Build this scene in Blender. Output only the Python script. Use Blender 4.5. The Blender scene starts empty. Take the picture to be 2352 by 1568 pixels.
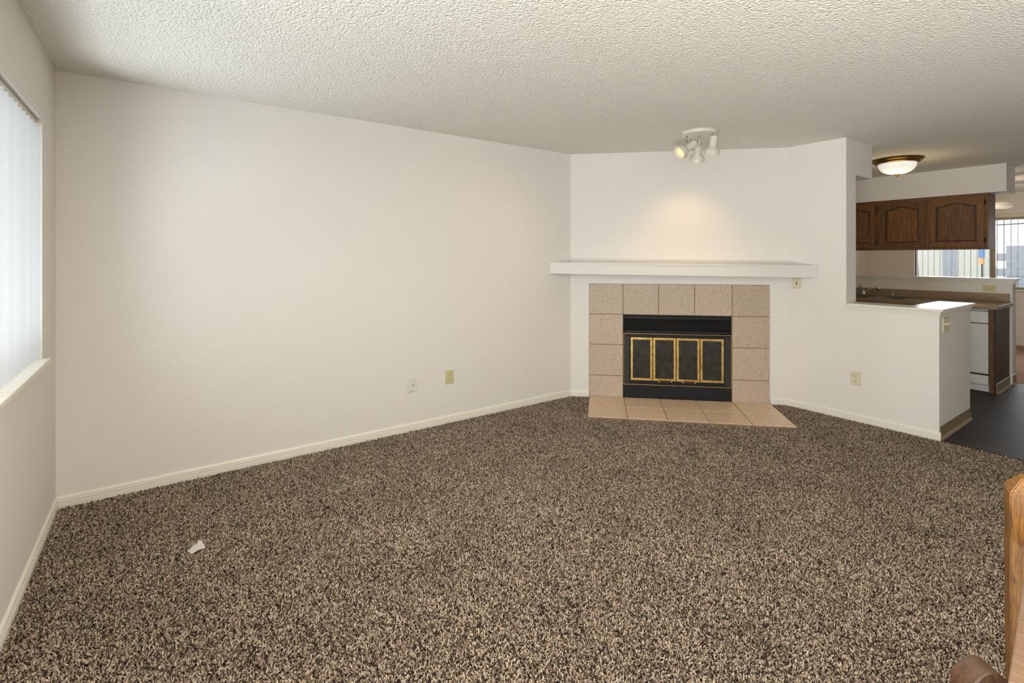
import bpy, bmesh, math, random
from mathutils import Vector, Matrix, Euler
random.seed(7)
R = math.radians
SC = bpy.context.scene
COL = SC.collection

# ------------------------------------------------------------------ camera, world, exposure
W_PX, H_PX = 2352, 1568
F_PX, CX, CY = 1142.78, 1201.3, 591.3
CAM = Vector((0.4654, -3.7823, 1.3954))
YAW = R(53.805)
cd = bpy.data.cameras.new('camera')
cd.sensor_width = 36.0
cd.lens = F_PX / W_PX * 36.0
cd.shift_x = (W_PX / 2 - CX) / W_PX
cd.shift_y = (CY - H_PX / 2) / W_PX
cd.clip_start = 0.05
cam = bpy.data.objects.new('camera', cd)
COL.objects.link(cam)
cam.location = CAM
cam.rotation_euler = (R(90), 0, YAW - R(90))
SC.camera = cam
FWD = Vector((math.cos(YAW), math.sin(YAW), 0))
RGT = Vector((math.sin(YAW), -math.cos(YAW), 0))

SC.view_settings.view_transform = 'Standard'
SC.view_settings.look = 'None'
SC.view_settings.gamma = 1.0
SC.view_settings.use_curve_mapping = False
SC.view_settings.exposure = -1.23

world = bpy.data.worlds.new('sky')
SC.world = world
world.use_nodes = True
wn = world.node_tree.nodes
bg = wn['Background']
bg.inputs['Color'].default_value = (0.86, 0.93, 1.0, 1)
bg.inputs['Strength'].default_value = 3.6


def area(name, loc, rot, sx, sy, power, col, spread=180):
    l = bpy.data.lights.new(name, 'AREA')
    l.shape = 'RECTANGLE'
    l.size, l.size_y, l.energy, l.color = sx, sy, power, col
    l.spread = R(spread)
    o = bpy.data.objects.new(name, l)
    COL.objects.link(o)
    o.location, o.rotation_euler = loc, rot
    return o


# daylight standing in the living-room window (outside the glass) and the dining window
area('window_daylight', (-1.0, -1.75, 1.25), (0, R(-94), 0), 1.7, 3.6, 250, (0.84, 0.91, 1.0))
area('added_door_fill', (-0.75, -4.45, 1.05), (0, R(-104), 0), 1.9, 2.0, 110, (0.93, 0.94, 0.96))  # fill light shining in through the added door
# upward fill lamps added outside the openings to brighten the ceiling
area('window_up_fill', (-0.85, -1.75, -0.02), (0, R(-155), 0), 0.9, 3.0, 400, (0.88, 0.94, 1.0))
area('door_up_fill', (-0.8, -4.45, 0.05), (0, R(-145), 0), 1.2, 2.0, 1000, (0.96, 0.95, 0.93))
area('dining_daylight', (12.3, -1.95, 1.75), (0, R(68), 0), 1.1, 2.8, 150, (0.90, 0.95, 1.0))
# added fill light beside the camera, with no fixture
fl_ = bpy.data.lights.new('camera_fill', 'POINT')
fl_.energy = 35
fl_.color = (1.0, 0.88, 0.70)
fl_.shadow_soft_size = 0.3
flo = bpy.data.objects.new('camera_fill', fl_)
COL.objects.link(flo)
flo.location = (0.95, -4.5, 1.5)
sun = bpy.data.lights.new('sun', 'SUN')
sun.energy = 3.0
sun.angle = R(1)
sun.color = (1.0, 0.95, 0.86)
so = bpy.data.objects.new('sun', sun)
COL.objects.link(so)
so.rotation_euler = (R(12), R(52), 0)


# ------------------------------------------------------------------ materials
def nodes_of(name):
    m = bpy.data.materials.new(name)
    m.use_nodes = True
    nt = m.node_tree
    return m, nt, nt.nodes['Principled BSDF']


def lin(c):
    return tuple(((v / 255) / 12.92 if v / 255 <= 0.04045 else ((v / 255 + 0.055) / 1.055) ** 2.4) for v in c) + (1,)


def add(nt, t, **kw):
    n = nt.nodes.new(t)
    for k, v in kw.items():
        if k in n.inputs:
            n.inputs[k].default_value = v
        else:
            setattr(n, k, v)
    return n


def coord(nt, scale=(1, 1, 1), kind='Object'):
    tc = nt.nodes.new('ShaderNodeTexCoord')
    mp = nt.nodes.new('ShaderNodeMapping')
    mp.inputs['Scale'].default_value = scale
    nt.links.new(tc.outputs[kind], mp.inputs['Vector'])
    return mp.outputs['Vector']


def geo_pos(nt, scale=(1, 1, 1)):
    g = nt.nodes.new('ShaderNodeNewGeometry')
    mp = nt.nodes.new('ShaderNodeMapping')
    mp.inputs['Scale'].default_value = scale
    nt.links.new(g.outputs['Position'], mp.inputs['Vector'])
    return mp.outputs['Vector']


def ramp(nt, fac, stops):
    r = nt.nodes.new('ShaderNodeValToRGB')
    el = r.color_ramp.elements
    while len(el) > len(stops):
        el.remove(el[-1])
    while len(el) < len(stops):
        el.new(0.5)
    for e, (p, c) in zip(el, stops):
        e.position, e.color = p, c
    nt.links.new(fac, r.inputs['Fac'])
    return r.outputs['Color']


def plain(name, col, rough=0.5, metal=0.0, bump=0.0, bscale=200, spec=0.5, dist=0.001, var=0.0, vscale=30):
    m, nt, b = nodes_of(name)
    b.inputs['Base Color'].default_value = col
    b.inputs['Roughness'].default_value = rough
    b.inputs['Metallic'].default_value = metal
    b.inputs['Specular IOR Level'].default_value = spec
    v = geo_pos(nt)
    if var:
        n = add(nt, 'ShaderNodeTexNoise', Scale=vscale, Detail=4.0)
        nt.links.new(v, n.inputs['Vector'])
        c = ramp(nt, n.outputs['Fac'], [(0.3, tuple(x * (1 - var) for x in col[:3]) + (1,)), (0.7, tuple(min(1, x * (1 + var)) for x in col[:3]) + (1,))])
        nt.links.new(c, b.inputs['Base Color'])
    if bump:
        n = add(nt, 'ShaderNodeTexNoise', Scale=bscale, Detail=3.0)
        nt.links.new(v, n.inputs['Vector'])
        bp = add(nt, 'ShaderNodeBump', Strength=bump, Distance=dist)
        nt.links.new(n.outputs['Fac'], bp.inputs['Height'])
        nt.links.new(bp.outputs['Normal'], b.inputs['Normal'])
    return m


WALLC = (0.782, 0.742, 0.70, 1)
M = {}
M['wall'] = plain('wall_paint', WALLC, 0.75, bump=0.35, bscale=95, dist=0.004, spec=0.25)
M['trim'] = plain('trim_paint', (0.80, 0.765, 0.68, 1), 0.35, spec=0.4)
M['mantel'] = plain('mantel_paint', (0.72, 0.695, 0.655, 1), 0.4, spec=0.3)
M['gloss_cap'] = plain('cap_paint', (0.78, 0.74, 0.66, 1), 0.18, spec=0.6, bump=0.1, bscale=40, dist=0.002)
M['ivory'] = plain('ivory_plastic', lin((205, 196, 150)), 0.35)
M['ivory_pale'] = plain('pale_ivory_plastic', lin((214, 206, 178)), 0.35)
M['white_plastic'] = plain('white_plastic', lin((222, 220, 214)), 0.35)
M['dark_slot'] = plain('dark_slot', (0.01, 0.009, 0.008, 1), 0.6)
M['steel'] = plain('screw_steel', (0.6, 0.6, 0.6, 1), 0.3, 1.0)
M['chrome'] = plain('chrome', (0.75, 0.74, 0.72, 1), 0.12, 1.0)
M['sink_steel'] = plain('brushed_steel', (0.45, 0.44, 0.42, 1), 0.28, 1.0)
M['black_metal'] = plain('black_metal', (0.010, 0.010, 0.012, 1), 0.5, 0.0, bump=0.1, bscale=60, dist=0.002, spec=0.25)
M['louver_metal'] = plain('louver_metal', (0.02, 0.02, 0.022, 1), 0.35, 0.0, spec=0.7)
M['black_deep'] = plain('soot_black', (0.004, 0.004, 0.004, 1), 0.8)
M['cove'] = plain('vinyl_cove_base', lin((140, 122, 92)), 0.4)
M['counter'] = plain('laminate_counter', lin((150, 128, 102)), 0.35, var=0.12, vscale=60)
M['dishwasher'] = plain('white_enamel', lin((222, 220, 218)), 0.3)
M['white_metal'] = plain('white_enamelled_metal', lin((215, 212, 200)), 0.3)
M['paper'] = plain('paper', lin((196, 189, 186)), 0.8)
M['dining_carpet'] = plain('reddish_carpet', lin((158, 122, 100)), 0.95, bump=0.8, bscale=120, dist=0.01, var=0.25, vscale=80)
M['grout'] = plain('grout', lin((150, 122, 96)), 0.9)
M['hinge'] = plain('dark_bronze', (0.02, 0.018, 0.015, 1), 0.4, 0.6)
M['ground'] = plain('concrete_ground', (0.55, 0.53, 0.5, 1), 0.9, var=0.08, vscale=3)
M['block'] = plain('grey_block', (0.50, 0.50, 0.54, 1), 0.9, var=0.06, vscale=6)
M['cream_stucco'] = plain('cream_stucco', (0.85, 0.8, 0.7, 1), 0.9)
M['cable'] = plain('cable', (0.05, 0.05, 0.05, 1), 0.7)
M['car_paint'] = plain('pale_car_paint', (0.6, 0.6, 0.62, 1), 0.25)
M['car_glass'] = plain('car_glass', (0.25, 0.26, 0.28, 1), 0.1)
M['rubber'] = plain('rubber', (0.02, 0.02, 0.02, 1), 0.8)
M['blue_cloth'] = plain('blue_cloth', lin((120, 158, 212)), 0.8)
M['orange_cloth'] = plain('orange_cloth', lin((245, 190, 140)), 0.8)
M['frame_tan'] = plain('tan_aluminium', lin((150, 132, 108)), 0.4)
M['eave'] = plain('eave_paint', (0.5, 0.46, 0.4, 1), 0.8)


def ceiling_mat():
    m, nt, b = nodes_of('popcorn_ceiling')
    b.inputs['Base Color'].default_value = (0.86, 0.83, 0.765, 1)
    b.inputs['Roughness'].default_value = 0.9
    b.inputs['Specular IOR Level'].default_value = 0.1
    v = geo_pos(nt)
    n1 = add(nt, 'ShaderNodeTexNoise', Scale=70.0, Detail=3.0, Roughness=0.6)
    n2 = add(nt, 'ShaderNodeTexVoronoi', Scale=95.0)
    nt.links.new(v, n1.inputs['Vector'])
    nt.links.new(v, n2.inputs['Vector'])
    s = add(nt, 'ShaderNodeMath', operation='SUBTRACT')
    nt.links.new(n1.outputs['Fac'], s.inputs[0])
    mu = add(nt, 'ShaderNodeMath', operation='MULTIPLY')
    mu.inputs[1].default_value = 0.55
    nt.links.new(n2.outputs['Distance'], mu.inputs[0])
    nt.links.new(mu.outputs[0], s.inputs[1])
    bp = add(nt, 'ShaderNodeBump', Strength=0.85, Distance=0.013)
    nt.links.new(s.outputs[0], bp.inputs['Height'])
    nt.links.new(bp.outputs['Normal'], b.inputs['Normal'])
    return m


M['ceiling'] = ceiling_mat()


def wood(name, c1, c2, c3, rough=0.4, scale=(1, 1, 1), grain=14.0, coat=0.0):
    m, nt, b = nodes_of(name)
    v = geo_pos(nt, scale)
    n = add(nt, 'ShaderNodeTexNoise', Scale=grain, Detail=6.0, Roughness=0.65, Distortion=0.6)
    nt.links.new(v, n.inputs['Vector'])
    c = ramp(nt, n.outputs['Fac'], [(0.28, c1), (0.5, c2), (0.72, c3)])
    oi = nt.nodes.new('ShaderNodeObjectInfo')
    hs = add(nt, 'ShaderNodeHueSaturation')
    mr = add(nt, 'ShaderNodeMapRange')
    mr.inputs['To Min'].default_value = 0.82
    mr.inputs['To Max'].default_value = 1.15
    nt.links.new(oi.outputs['Random'], mr.inputs['Value'])
    nt.links.new(mr.outputs['Result'], hs.inputs['Value'])
    nt.links.new(c, hs.inputs['Color'])
    nt.links.new(hs.outputs['Color'], b.inputs['Base Color'])
    b.inputs['Roughness'].default_value = rough
    b.inputs['Coat Weight'].default_value = coat
    b.inputs['Coat Roughness'].default_value = 0.15
    bp = add(nt, 'ShaderNodeBump', Strength=0.15, Distance=0.002)
    nt.links.new(n.outputs['Fac'], bp.inputs['Height'])
    nt.links.new(bp.outputs['Normal'], b.inputs['Normal'])
    return m


M['cab_wood'] = wood('cabinet_oak', lin((70, 40, 12)), lin((106, 68, 26)), lin((136, 92, 42)), 0.55, (10, 10, 1.2), 6.0, 0.0)
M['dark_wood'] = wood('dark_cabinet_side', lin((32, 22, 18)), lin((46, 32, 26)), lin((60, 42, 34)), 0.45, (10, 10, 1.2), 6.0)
M['plank'] = wood('dark_vinyl_plank', lin((34, 24, 22)), lin((46, 34, 31)), lin((58, 43, 39)), 0.5, (9, 0.9, 9), 4.0)
M['plank'].node_tree.nodes['Principled BSDF'].inputs['Specular IOR Level'].default_value = 0.2
M['rail_wood'] = wood('orange_oak', lin((56, 34, 10)), lin((118, 78, 24)), lin((146, 100, 38)), 0.55, (34, 34, 3.2), 5.0, 0.0)
M['rail_sheen'] = wood('oak_sky_sheen', lin((100, 76, 58)), lin((124, 98, 78)), lin((140, 114, 94)), 0.35, (30, 3, 30), 5.0, 0.2)  # sky reflection on the rail top painted in as paler wood
M['rail_dark'] = wood('dark_oak', lin((38, 24, 14)), lin((60, 38, 22)), lin((76, 50, 30)), 0.5, (24, 24, 3.0), 5.0, 0.0)


def tile_mat(name, base, gloss):
    m, nt, b = nodes_of(name)
    v = geo_pos(nt)
    n = add(nt, 'ShaderNodeTexNoise', Scale=42.0, Detail=8.0, Roughness=0.75)
    nt.links.new(v, n.inputs['Vector'])
    d = lin(tuple(x * 0.91 for x in base))
    l = lin(tuple(min(255, x * 1.07) for x in base))
    c = ramp(nt, n.outputs['Fac'], [(0.36, d), (0.5, lin(base)), (0.66, l)])
    oi = nt.nodes.new('ShaderNodeObjectInfo')
    hs = add(nt, 'ShaderNodeHueSaturation')
    mr = add(nt, 'ShaderNodeMapRange')
    mr.inputs['To Min'].default_value = 0.95
    mr.inputs['To Max'].default_value = 1.05
    nt.links.new(oi.outputs['Random'], mr.inputs['Value'])
    nt.links.new(mr.outputs['Result'], hs.inputs['Value'])
    nt.links.new(c, hs.inputs['Color'])
    nt.links.new(hs.outputs['Color'], b.inputs['Base Color'])
    b.inputs['Roughness'].default_value = gloss
    bp = add(nt, 'ShaderNodeBump', Strength=0.2, Distance=0.002)
    nt.links.new(n.outputs['Fac'], bp.inputs['Height'])
    nt.links.new(bp.outputs['Normal'], b.inputs['Normal'])
    return m


M['tile'] = tile_mat('beige_ceramic_tile', (184, 165, 147), 0.5)
M['hearth_tile'] = tile_mat('tan_hearth_tile', (214, 188, 160), 0.32)


def brass_mat():
    m, nt, b = nodes_of('antique_brass')
    v = geo_pos(nt)
    n = add(nt, 'ShaderNodeTexNoise', Scale=26.0, Detail=4.0)
    nt.links.new(v, n.inputs['Vector'])
    c = ramp(nt, n.outputs['Fac'], [(0.3, lin((160, 124, 66))), (0.5, lin((192, 158, 88))), (0.7, lin((208, 178, 108)))])
    nt.links.new(c, b.inputs['Base Color'])
    b.inputs['Metallic'].default_value = 0.6
    b.inputs['Roughness'].default_value = 0.38
    return m


M['brass'] = brass_mat()
M['lamp_brass'] = plain('lamp_brass', lin((150, 118, 62)), 0.25, 0.9)


def sooty_glass():
    m, nt, b = nodes_of('sooty_door_glass')
    v = geo_pos(nt)
    n = add(nt, 'ShaderNodeTexNoise', Scale=16.0, Detail=6.0, Roughness=0.7)
    nt.links.new(v, n.inputs['Vector'])
    c = ramp(nt, n.outputs['Fac'], [(0.3, (0.026, 0.024, 0.022, 1)), (0.55, (0.045, 0.042, 0.039, 1)), (0.75, (0.085, 0.08, 0.074, 1))])
    nt.links.new(c, b.inputs['Base Color'])
    b.inputs['Roughness'].default_value = 0.16
    return m


M['soot_glass'] = sooty_glass()


def mesh_mat():
    m, nt, b = nodes_of('wire_mesh')
    v = coord(nt, (1, 1, 1))
    w1 = add(nt, 'ShaderNodeTexChecker', Scale=170.0)
    nt.links.new(v, w1.inputs['Vector'])
    c = ramp(nt, w1.outputs['Fac'], [(0.0, (0.004, 0.004, 0.004, 1)), (1.0, (0.03, 0.03, 0.03, 1))])
    nt.links.new(c, b.inputs['Base Color'])
    b.inputs['Roughness'].default_value = 0.6
    return m


M['mesh'] = mesh_mat()


def glass_mat():
    m = bpy.data.materials.new('window_glass')
    m.use_nodes = True
    nt = m.node_tree
    nt.nodes.clear()
    out = nt.nodes.new('ShaderNodeOutputMaterial')
    t = nt.nodes.new('ShaderNodeBsdfTransparent')
    t.inputs['Color'].default_value = (0.95, 0.97, 0.96, 1)
    g = nt.nodes.new('ShaderNodeBsdfGlossy')
    g.inputs['Roughness'].default_value = 0.02
    mx = nt.nodes.new('ShaderNodeMixShader')
    lw = nt.nodes.new('ShaderNodeLayerWeight')
    lw.inputs['Blend'].default_value = 0.5
    pw = nt.nodes.new('ShaderNodeMath')
    pw.operation = 'POWER'
    pw.inputs[1].default_value = 4.0
    nt.links.new(lw.outputs['Facing'], pw.inputs[0])
    ma = nt.nodes.new('ShaderNodeMath')
    ma.operation = 'MULTIPLY_ADD'
    ma.inputs[1].default_value = 0.6
    ma.inputs[2].default_value = 0.03
    nt.links.new(pw.outputs[0], ma.inputs[0])
    nt.links.new(ma.outputs[0], mx.inputs[0])
    nt.links.new(t.outputs[0], mx.inputs[1])
    nt.links.new(g.outputs[0], mx.inputs[2])
    nt.links.new(mx.outputs[0], out.inputs[0])
    return m


M['glass'] = glass_mat()


def slat_mat(name, col, tr):
    m = bpy.data.materials.new(name)
    m.use_nodes = True
    nt = m.node_tree
    nt.nodes.clear()
    out = nt.nodes.new('ShaderNodeOutputMaterial')
    d = nt.nodes.new('ShaderNodeBsdfDiffuse')
    d.inputs['Color'].default_value = col
    t = nt.nodes.new('ShaderNodeBsdfTranslucent')
    t.inputs['Color'].default_value = col
    mx = nt.nodes.new('ShaderNodeMixShader')
    mx.inputs[0].default_value = tr
    nt.links.new(d.outputs[0], mx.inputs[1])
    nt.links.new(t.outputs[0], mx.inputs[2])
    nt.links.new(mx.outputs[0], out.inputs[0])
    return m


M['slat'] = slat_mat('vinyl_slat', (0.60, 0.61, 0.63, 1), 0.08)
M['slat_dining'] = slat_mat('vinyl_slat_dining', (0.62, 0.60, 0.60, 1), 0.25)


def emit(name, col, s):
    m = bpy.data.materials.new(name)
    m.use_nodes = True
    nt = m.node_tree
    nt.nodes.clear()
    out = nt.nodes.new('ShaderNodeOutputMaterial')
    e = nt.nodes.new('ShaderNodeEmission')
    e.inputs['Color'].default_value = col
    e.inputs['Strength'].default_value = s
    nt.links.new(e.outputs[0], out.inputs[0])
    return m


M['bulb'] = emit('warm_bulb', (1.0, 0.70, 0.36, 1), 3.4)


def dome_mat():
    m, nt, b = nodes_of('alabaster_glass')
    v = geo_pos(nt)
    n = add(nt, 'ShaderNodeTexNoise', Scale=9.0, Detail=3.0, Distortion=1.5)
    nt.links.new(v, n.inputs['Vector'])
    c = ramp(nt, n.outputs['Fac'], [(0.35, (0.80, 0.80, 0.66, 1)), (0.5, (1, 0.99, 0.94, 1))])
    b.inputs['Base Color'].default_value = (0.9, 0.9, 0.84, 1)
    b.inputs['Roughness'].default_value = 0.3
    nt.links.new(c, b.inputs['Emission Color'])
    b.inputs['Emission Strength'].default_value = 1.15
    return m


M['dome'] = dome_mat()


def carpet_base():
    return plain('carpet_backing', lin((44, 34, 26)), 0.95, var=0.3, vscale=200)


M['carpet_base'] = carpet_base()


def carpet_mat():
    m, nt, b = nodes_of('frieze_yarn')
    oi = nt.nodes.new('ShaderNodeObjectInfo')
    c = ramp(nt, oi.outputs['Random'], [(0.0, lin((60, 48, 39))), (0.3, lin((108, 93, 79))), (0.6, lin((152, 135, 119))), (1.0, lin((198, 183, 165)))])
    v = geo_pos(nt)
    n = add(nt, 'ShaderNodeTexNoise', Scale=2.6, Detail=4.0, Roughness=0.6)  # pile-lean shading painted into the yarn as broad lighter and darker patches
    nt.links.new(v, n.inputs['Vector'])
    mr = add(nt, 'ShaderNodeMapRange')
    mr.inputs['From Min'].default_value = 0.3
    mr.inputs['From Max'].default_value = 0.7
    mr.inputs['To Min'].default_value = 0.85
    mr.inputs['To Max'].default_value = 1.15
    nt.links.new(n.outputs['Fac'], mr.inputs['Value'])
    hs = add(nt, 'ShaderNodeHueSaturation')
    nt.links.new(mr.outputs['Result'], hs.inputs['Value'])
    nt.links.new(c, hs.inputs['Color'])
    nt.links.new(hs.outputs['Color'], b.inputs['Base Color'])
    b.inputs['Roughness'].default_value = 0.9
    b.inputs['Specular IOR Level'].default_value = 0.1
    return m


M['carpet'] = carpet_mat()


# ------------------------------------------------------------------ mesh helpers
def B(*boxes, bevel=0.0, seg=1):
    """bmesh of axis-aligned boxes (x0,x1,y0,y1,z0,z1)"""
    bm = bmesh.new()
    for x0, x1, y0, y1, z0, z1 in boxes:
        box(bm, x0, x1, y0, y1, z0, z1)
    if bevel:
        bmesh.ops.bevel(bm, geom=list(bm.edges), offset=bevel, segments=seg, affect='EDGES', profile=0.6)
    return bm


def box(bm, x0, x1, y0, y1, z0, z1):
    vs = [bm.verts.new((x, y, z)) for z in (z0, z1) for x, y in ((x0, y0), (x1, y0), (x1, y1), (x0, y1))]
    for f in ((3, 2, 1, 0), (4, 5, 6, 7), (0, 1, 5, 4), (1, 2, 6, 5), (2, 3, 7, 6), (3, 0, 4, 7)):
        bm.faces.new([vs[i] for i in f])


def prism(pts, axis, a, b, bm=None):
    """extrude a 2-D polygon along an axis; pts are in the two other axes (in xyz order)"""
    bm = bm or bmesh.new()

    def P(p, t):
        q = list(p)
        q.insert('xyz'.index(axis), t)
        return q
    v0 = [bm.verts.new(P(p, a)) for p in pts]
    v1 = [bm.verts.new(P(p, b)) for p in pts]
    bm.faces.new(v0[::-1])
    bm.faces.new(v1)
    n = len(pts)
    for i in range(n):
        bm.faces.new((v0[i], v0[(i + 1) % n], v1[(i + 1) % n], v1[i]))
    bmesh.ops.recalc_face_normals(bm, faces=list(bm.faces))
    return bm


def lathe(prof, seg=24, mat=None, bm=None, cap=True):
    """profile [(r,z)...] around z, transformed by mat"""
    bm = bm or bmesh.new()
    rings = []
    new = []
    for r, z in prof:
        if r < 1e-6:
            v = bm.verts.new((0, 0, z))
            rings.append([v])
            new.append(v)
        else:
            ring = [bm.verts.new((r * math.cos(2 * math.pi * i / seg), r * math.sin(2 * math.pi * i / seg), z)) for i in range(seg)]
            rings.append(ring)
            new += ring
    for a, b in zip(rings, rings[1:]):
        for i in range(seg):
            j = (i + 1) % seg
            if len(a) == 1 and len(b) == 1:
                continue
            if len(a) == 1:
                bm.faces.new((a[0], b[j], b[i]))
            elif len(b) == 1:
                bm.faces.new((a[i], a[j], b[0]))
            else:
                bm.faces.new((a[i], a[j], b[j], b[i]))
    if cap:
        if len(rings[0]) > 1:
            bm.faces.new(rings[0][::-1])
        if len(rings[-1]) > 1:
            bm.faces.new(rings[-1])
    bmesh.ops.recalc_face_normals(bm, faces=list(bm.faces))
    if mat is not None:
        bmesh.ops.transform(bm, matrix=mat, verts=new)
    return bm


def align(p, direction):
    d = Vector(direction).normalized()
    return Matrix.Translation(Vector(p)) @ d.to_track_quat('Z', 'Y').to_matrix().to_4x4()


def tube(path, r, seg=8, bm=None, radii=None):
    bm = bm or bmesh.new()
    path = [Vector(p) for p in path]
    rings = []
    for i, p in enumerate(path):
        t = (path[min(i + 1, len(path) - 1)] - path[max(i - 1, 0)]).normalized()
        q = t.to_track_quat('Z', 'Y')
        rr = radii[i] if radii else r
        rings.append([bm.verts.new(p + q @ Vector((rr * math.cos(2 * math.pi * k / seg), rr * math.sin(2 * math.pi * k / seg), 0))) for k in range(seg)])
    for a, b in zip(rings, rings[1:]):
        for k in range(seg):
            bm.faces.new((a[k], a[(k + 1) % seg], b[(k + 1) % seg], b[k]))
    bm.faces.new(rings[0][::-1])
    bm.faces.new(rings[-1])
    bmesh.ops.recalc_face_normals(bm, faces=list(bm.faces))
    return bm


def obj(name, bm, mat, parent=None, smooth=False, loc=None):
    me = bpy.data.meshes.new(name)
    bm.to_mesh(me)
    bm.free()
    me.materials.append(mat if not isinstance(mat, str) else M[mat])
    if smooth:
        for p in me.polygons:
            p.use_smooth = True
        try:
            me.set_sharp_from_angle(angle=R(40))
        except Exception:
            pass
    o = bpy.data.objects.new(name, me)
    COL.objects.link(o)
    if parent:
        o.parent = parent
    if loc:
        o.location = loc
    return o


def struct(name, bm, mat, parent=None, label=None, smooth=False):
    o = obj(name, bm, mat, parent, smooth)
    if not parent:
        o['kind'] = 'structure'
    if label:
        o['label'] = label
    return o


def thing(name, label, cat, loc=(0, 0, 0), rz=0.0, group=None):
    o = bpy.data.objects.new(name, None)
    o.empty_display_size = 0.1
    COL.objects.link(o)
    o.location = loc
    o.rotation_euler = (0, 0, rz)
    o['label'], o['category'] = label, cat
    if group:
        o['group'] = group
    return o


def tag(o, label, cat, group=None):
    o['label'], o['category'] = label, cat
    if group:
        o['group'] = group
    return o


def dup(o, parent=None, mesh_name=None):
    c = o.copy()
    COL.objects.link(c)
    if parent:
        c.parent = parent
    return c


# ------------------------------------------------------------------ layout numbers (metres)
HC = 2.44
XR = 5.282            # living-room face of the kitchen wall
XK = 5.486            # its kitchen face
YP = -1.953           # end of the full-height part
YQ = -2.591           # end of the half wall
A = Vector((3.828, 0, 0))
FL = 2.054            # length of the diagonal fireplace wall
XF = 11.48            # dining-room far wall
YS = -5.6             # wall behind the camera
ZB = -0.014

# ------------------------------------------------------------------ room shell
fl = struct('floor', B((0, XR, YS, 0, -0.15, ZB)), 'carpet_base', label='brown frieze carpet of the living room')
struct('floor_kitchen', B((XR, 8.2, YS, 0, -0.15, -0.004)), 'dark_slot', label='dark plank floor of the kitchen')
struct('floor_dining', B((8.2, XF, YS, 0, -0.15, 0.0)), 'dining_carpet', label='reddish brown carpet of the dining room')
struct('ceiling', B((-0.15, XF + 0.15, YS - 0.15, 0.15, HC, HC + 0.15)), 'ceiling', label='off-white popcorn textured ceiling')
WY0, WY1, WZ0, WZ1 = -3.05, -0.395, 0.875, 2.075
PY0, PY1, PZ1 = -5.40, -3.50, 2.04
struct('wall_left', B((-0.15, 0, YS, PY0, -0.15, HC), (-0.15, 0, PY1, WY0, -0.15, HC), (-0.15, 0, PY0, PY1, PZ1, HC), (-0.15, 0, PY0, PY1, -0.15, 0), (-0.15, 0, WY1, 0, -0.15, HC), (-0.15, 0, WY0, WY1, -0.15, WZ0), (-0.15, 0, WY0, WY1, WZ1, HC)), 'wall')
struct('wall_back', B((-0.15, XF + 0.15, 0, 0.15, -0.15, HC)), 'wall')
struct('wall_front', B((-0.15, XF + 0.15, YS - 0.15, YS, -0.15, HC)), 'wall')
DY0, DY1, DZ0, DZ1 = -3.3, -0.70, 0.88, 2.05
struct('wall_far', B((XF, XF + 0.15, YS, DY0, -0.15, HC), (XF, XF + 0.15, DY1, 0, -0.15, HC), (XF, XF + 0.15, DY0, DY1, -0.15, DZ0), (XF, XF + 0.15, DY0, DY1, DZ1, HC)), 'wall')
# right wall: full-height pillar, half wall, and the return that closes the cabinets
bm = B((XR, XK, YP, 0, -0.15, HC), (XR, XK, YQ + 0.2, YP, -0.15, 0.945), (XR, 6.135, YQ, YQ + 0.2, -0.15, 0.945))
struct('wall_right', bm, 'wall', label='cream wall ending in a half wall with a deep painted end')
struct('wall_kitchen', B((8.02, 8.18, -2.55, 0, -0.15, 1.106)), 'wall', label='low cream wall behind the kitchen sink')
struct('ceiling_soffit_near', B((XK, 5.852, YP, 0, 2.13, HC)), 'wall')
struct('ceiling_soffit_far', B((8.02, 8.45, -2.50, 0, 2.13, HC)), 'wall')

# diagonal fireplace wall, local frame: x along the wall, y into it
FROT = R(-45) - R(0.0)
FROT = math.atan2(-1.4517, 1.4537)


def fstruct(name, bm, mat, **k):
    o = struct(name, bm, mat, **k)
    o.location = A
    o.rotation_euler = (0, 0, FROT)
    return o


bm = B((-0.0, 0.50, 0, 0.06, -0.15, HC), (1.572, FL, 0, 0.06, -0.15, HC), (0.50, 1.572, 0, 0.06, 0.85, HC))
fstruct('wall_corner', bm, 'wall', label='diagonal corner wall holding the fireplace')


# baseboards: grooved profile
def base_profile(h=0.058):
    z0 = -0.014
    return [(0, z0), (0.013, z0), (0.013, 0.020), (0.0105, 0.023), (0.0125, 0.026), (0.0125, 0.034), (0.0095, 0.037), (0.0115, 0.040), (0.010, 0.050), (0.005, h), (0, h)]


def baseboard(name, p0, p1, inward, mat='trim'):
    """p0->p1 along the wall foot, inward = unit 2-D normal into the room"""
    bm = bmesh.new()
    pr = base_profile()
    ends = []
    for p in (p0, p1):
        ends.append([bm.verts.new((p[0] + inward[0] * d, p[1] + inward[1] * d, z)) for d, z in pr])
    n = len(pr)
    for i in range(n):
        bm.faces.new((ends[0][i], ends[0][(i + 1) % n], ends[1][(i + 1) % n], ends[1][i]))
    bm.faces.new(ends[0])
    bm.faces.new(ends[1][::-1])
    bmesh.ops.recalc_face_normals(bm, faces=list(bm.faces))
    return struct(name, bm, mat)


TV = Vector((math.cos(FROT), math.sin(FROT), 0))
NV = Vector((TV.y, -TV.x, 0))     # points into the room


def fpt(t, n=0.0, z=0.0):
    p = A + TV * t + NV * n
    return (p.x, p.y, z)


baseboard('baseboard_left', (0, YS), (0, 0), (1, 0))
baseboard('baseboard_back', (0, 0), (A.x, 0), (0, -1))
baseboard('baseboard_corner_left', fpt(0.0), fpt(0.186), (NV.x, NV.y))
baseboard('baseboard_corner_right', fpt(1.897), fpt(FL), (NV.x, NV.y))
baseboard('baseboard_right', (XR, -1.452), (XR, YQ - 0.012), (-1, 0))
baseboard('baseboard_far', (XF, YS), (XF, 0), (-1, 0))
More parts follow.
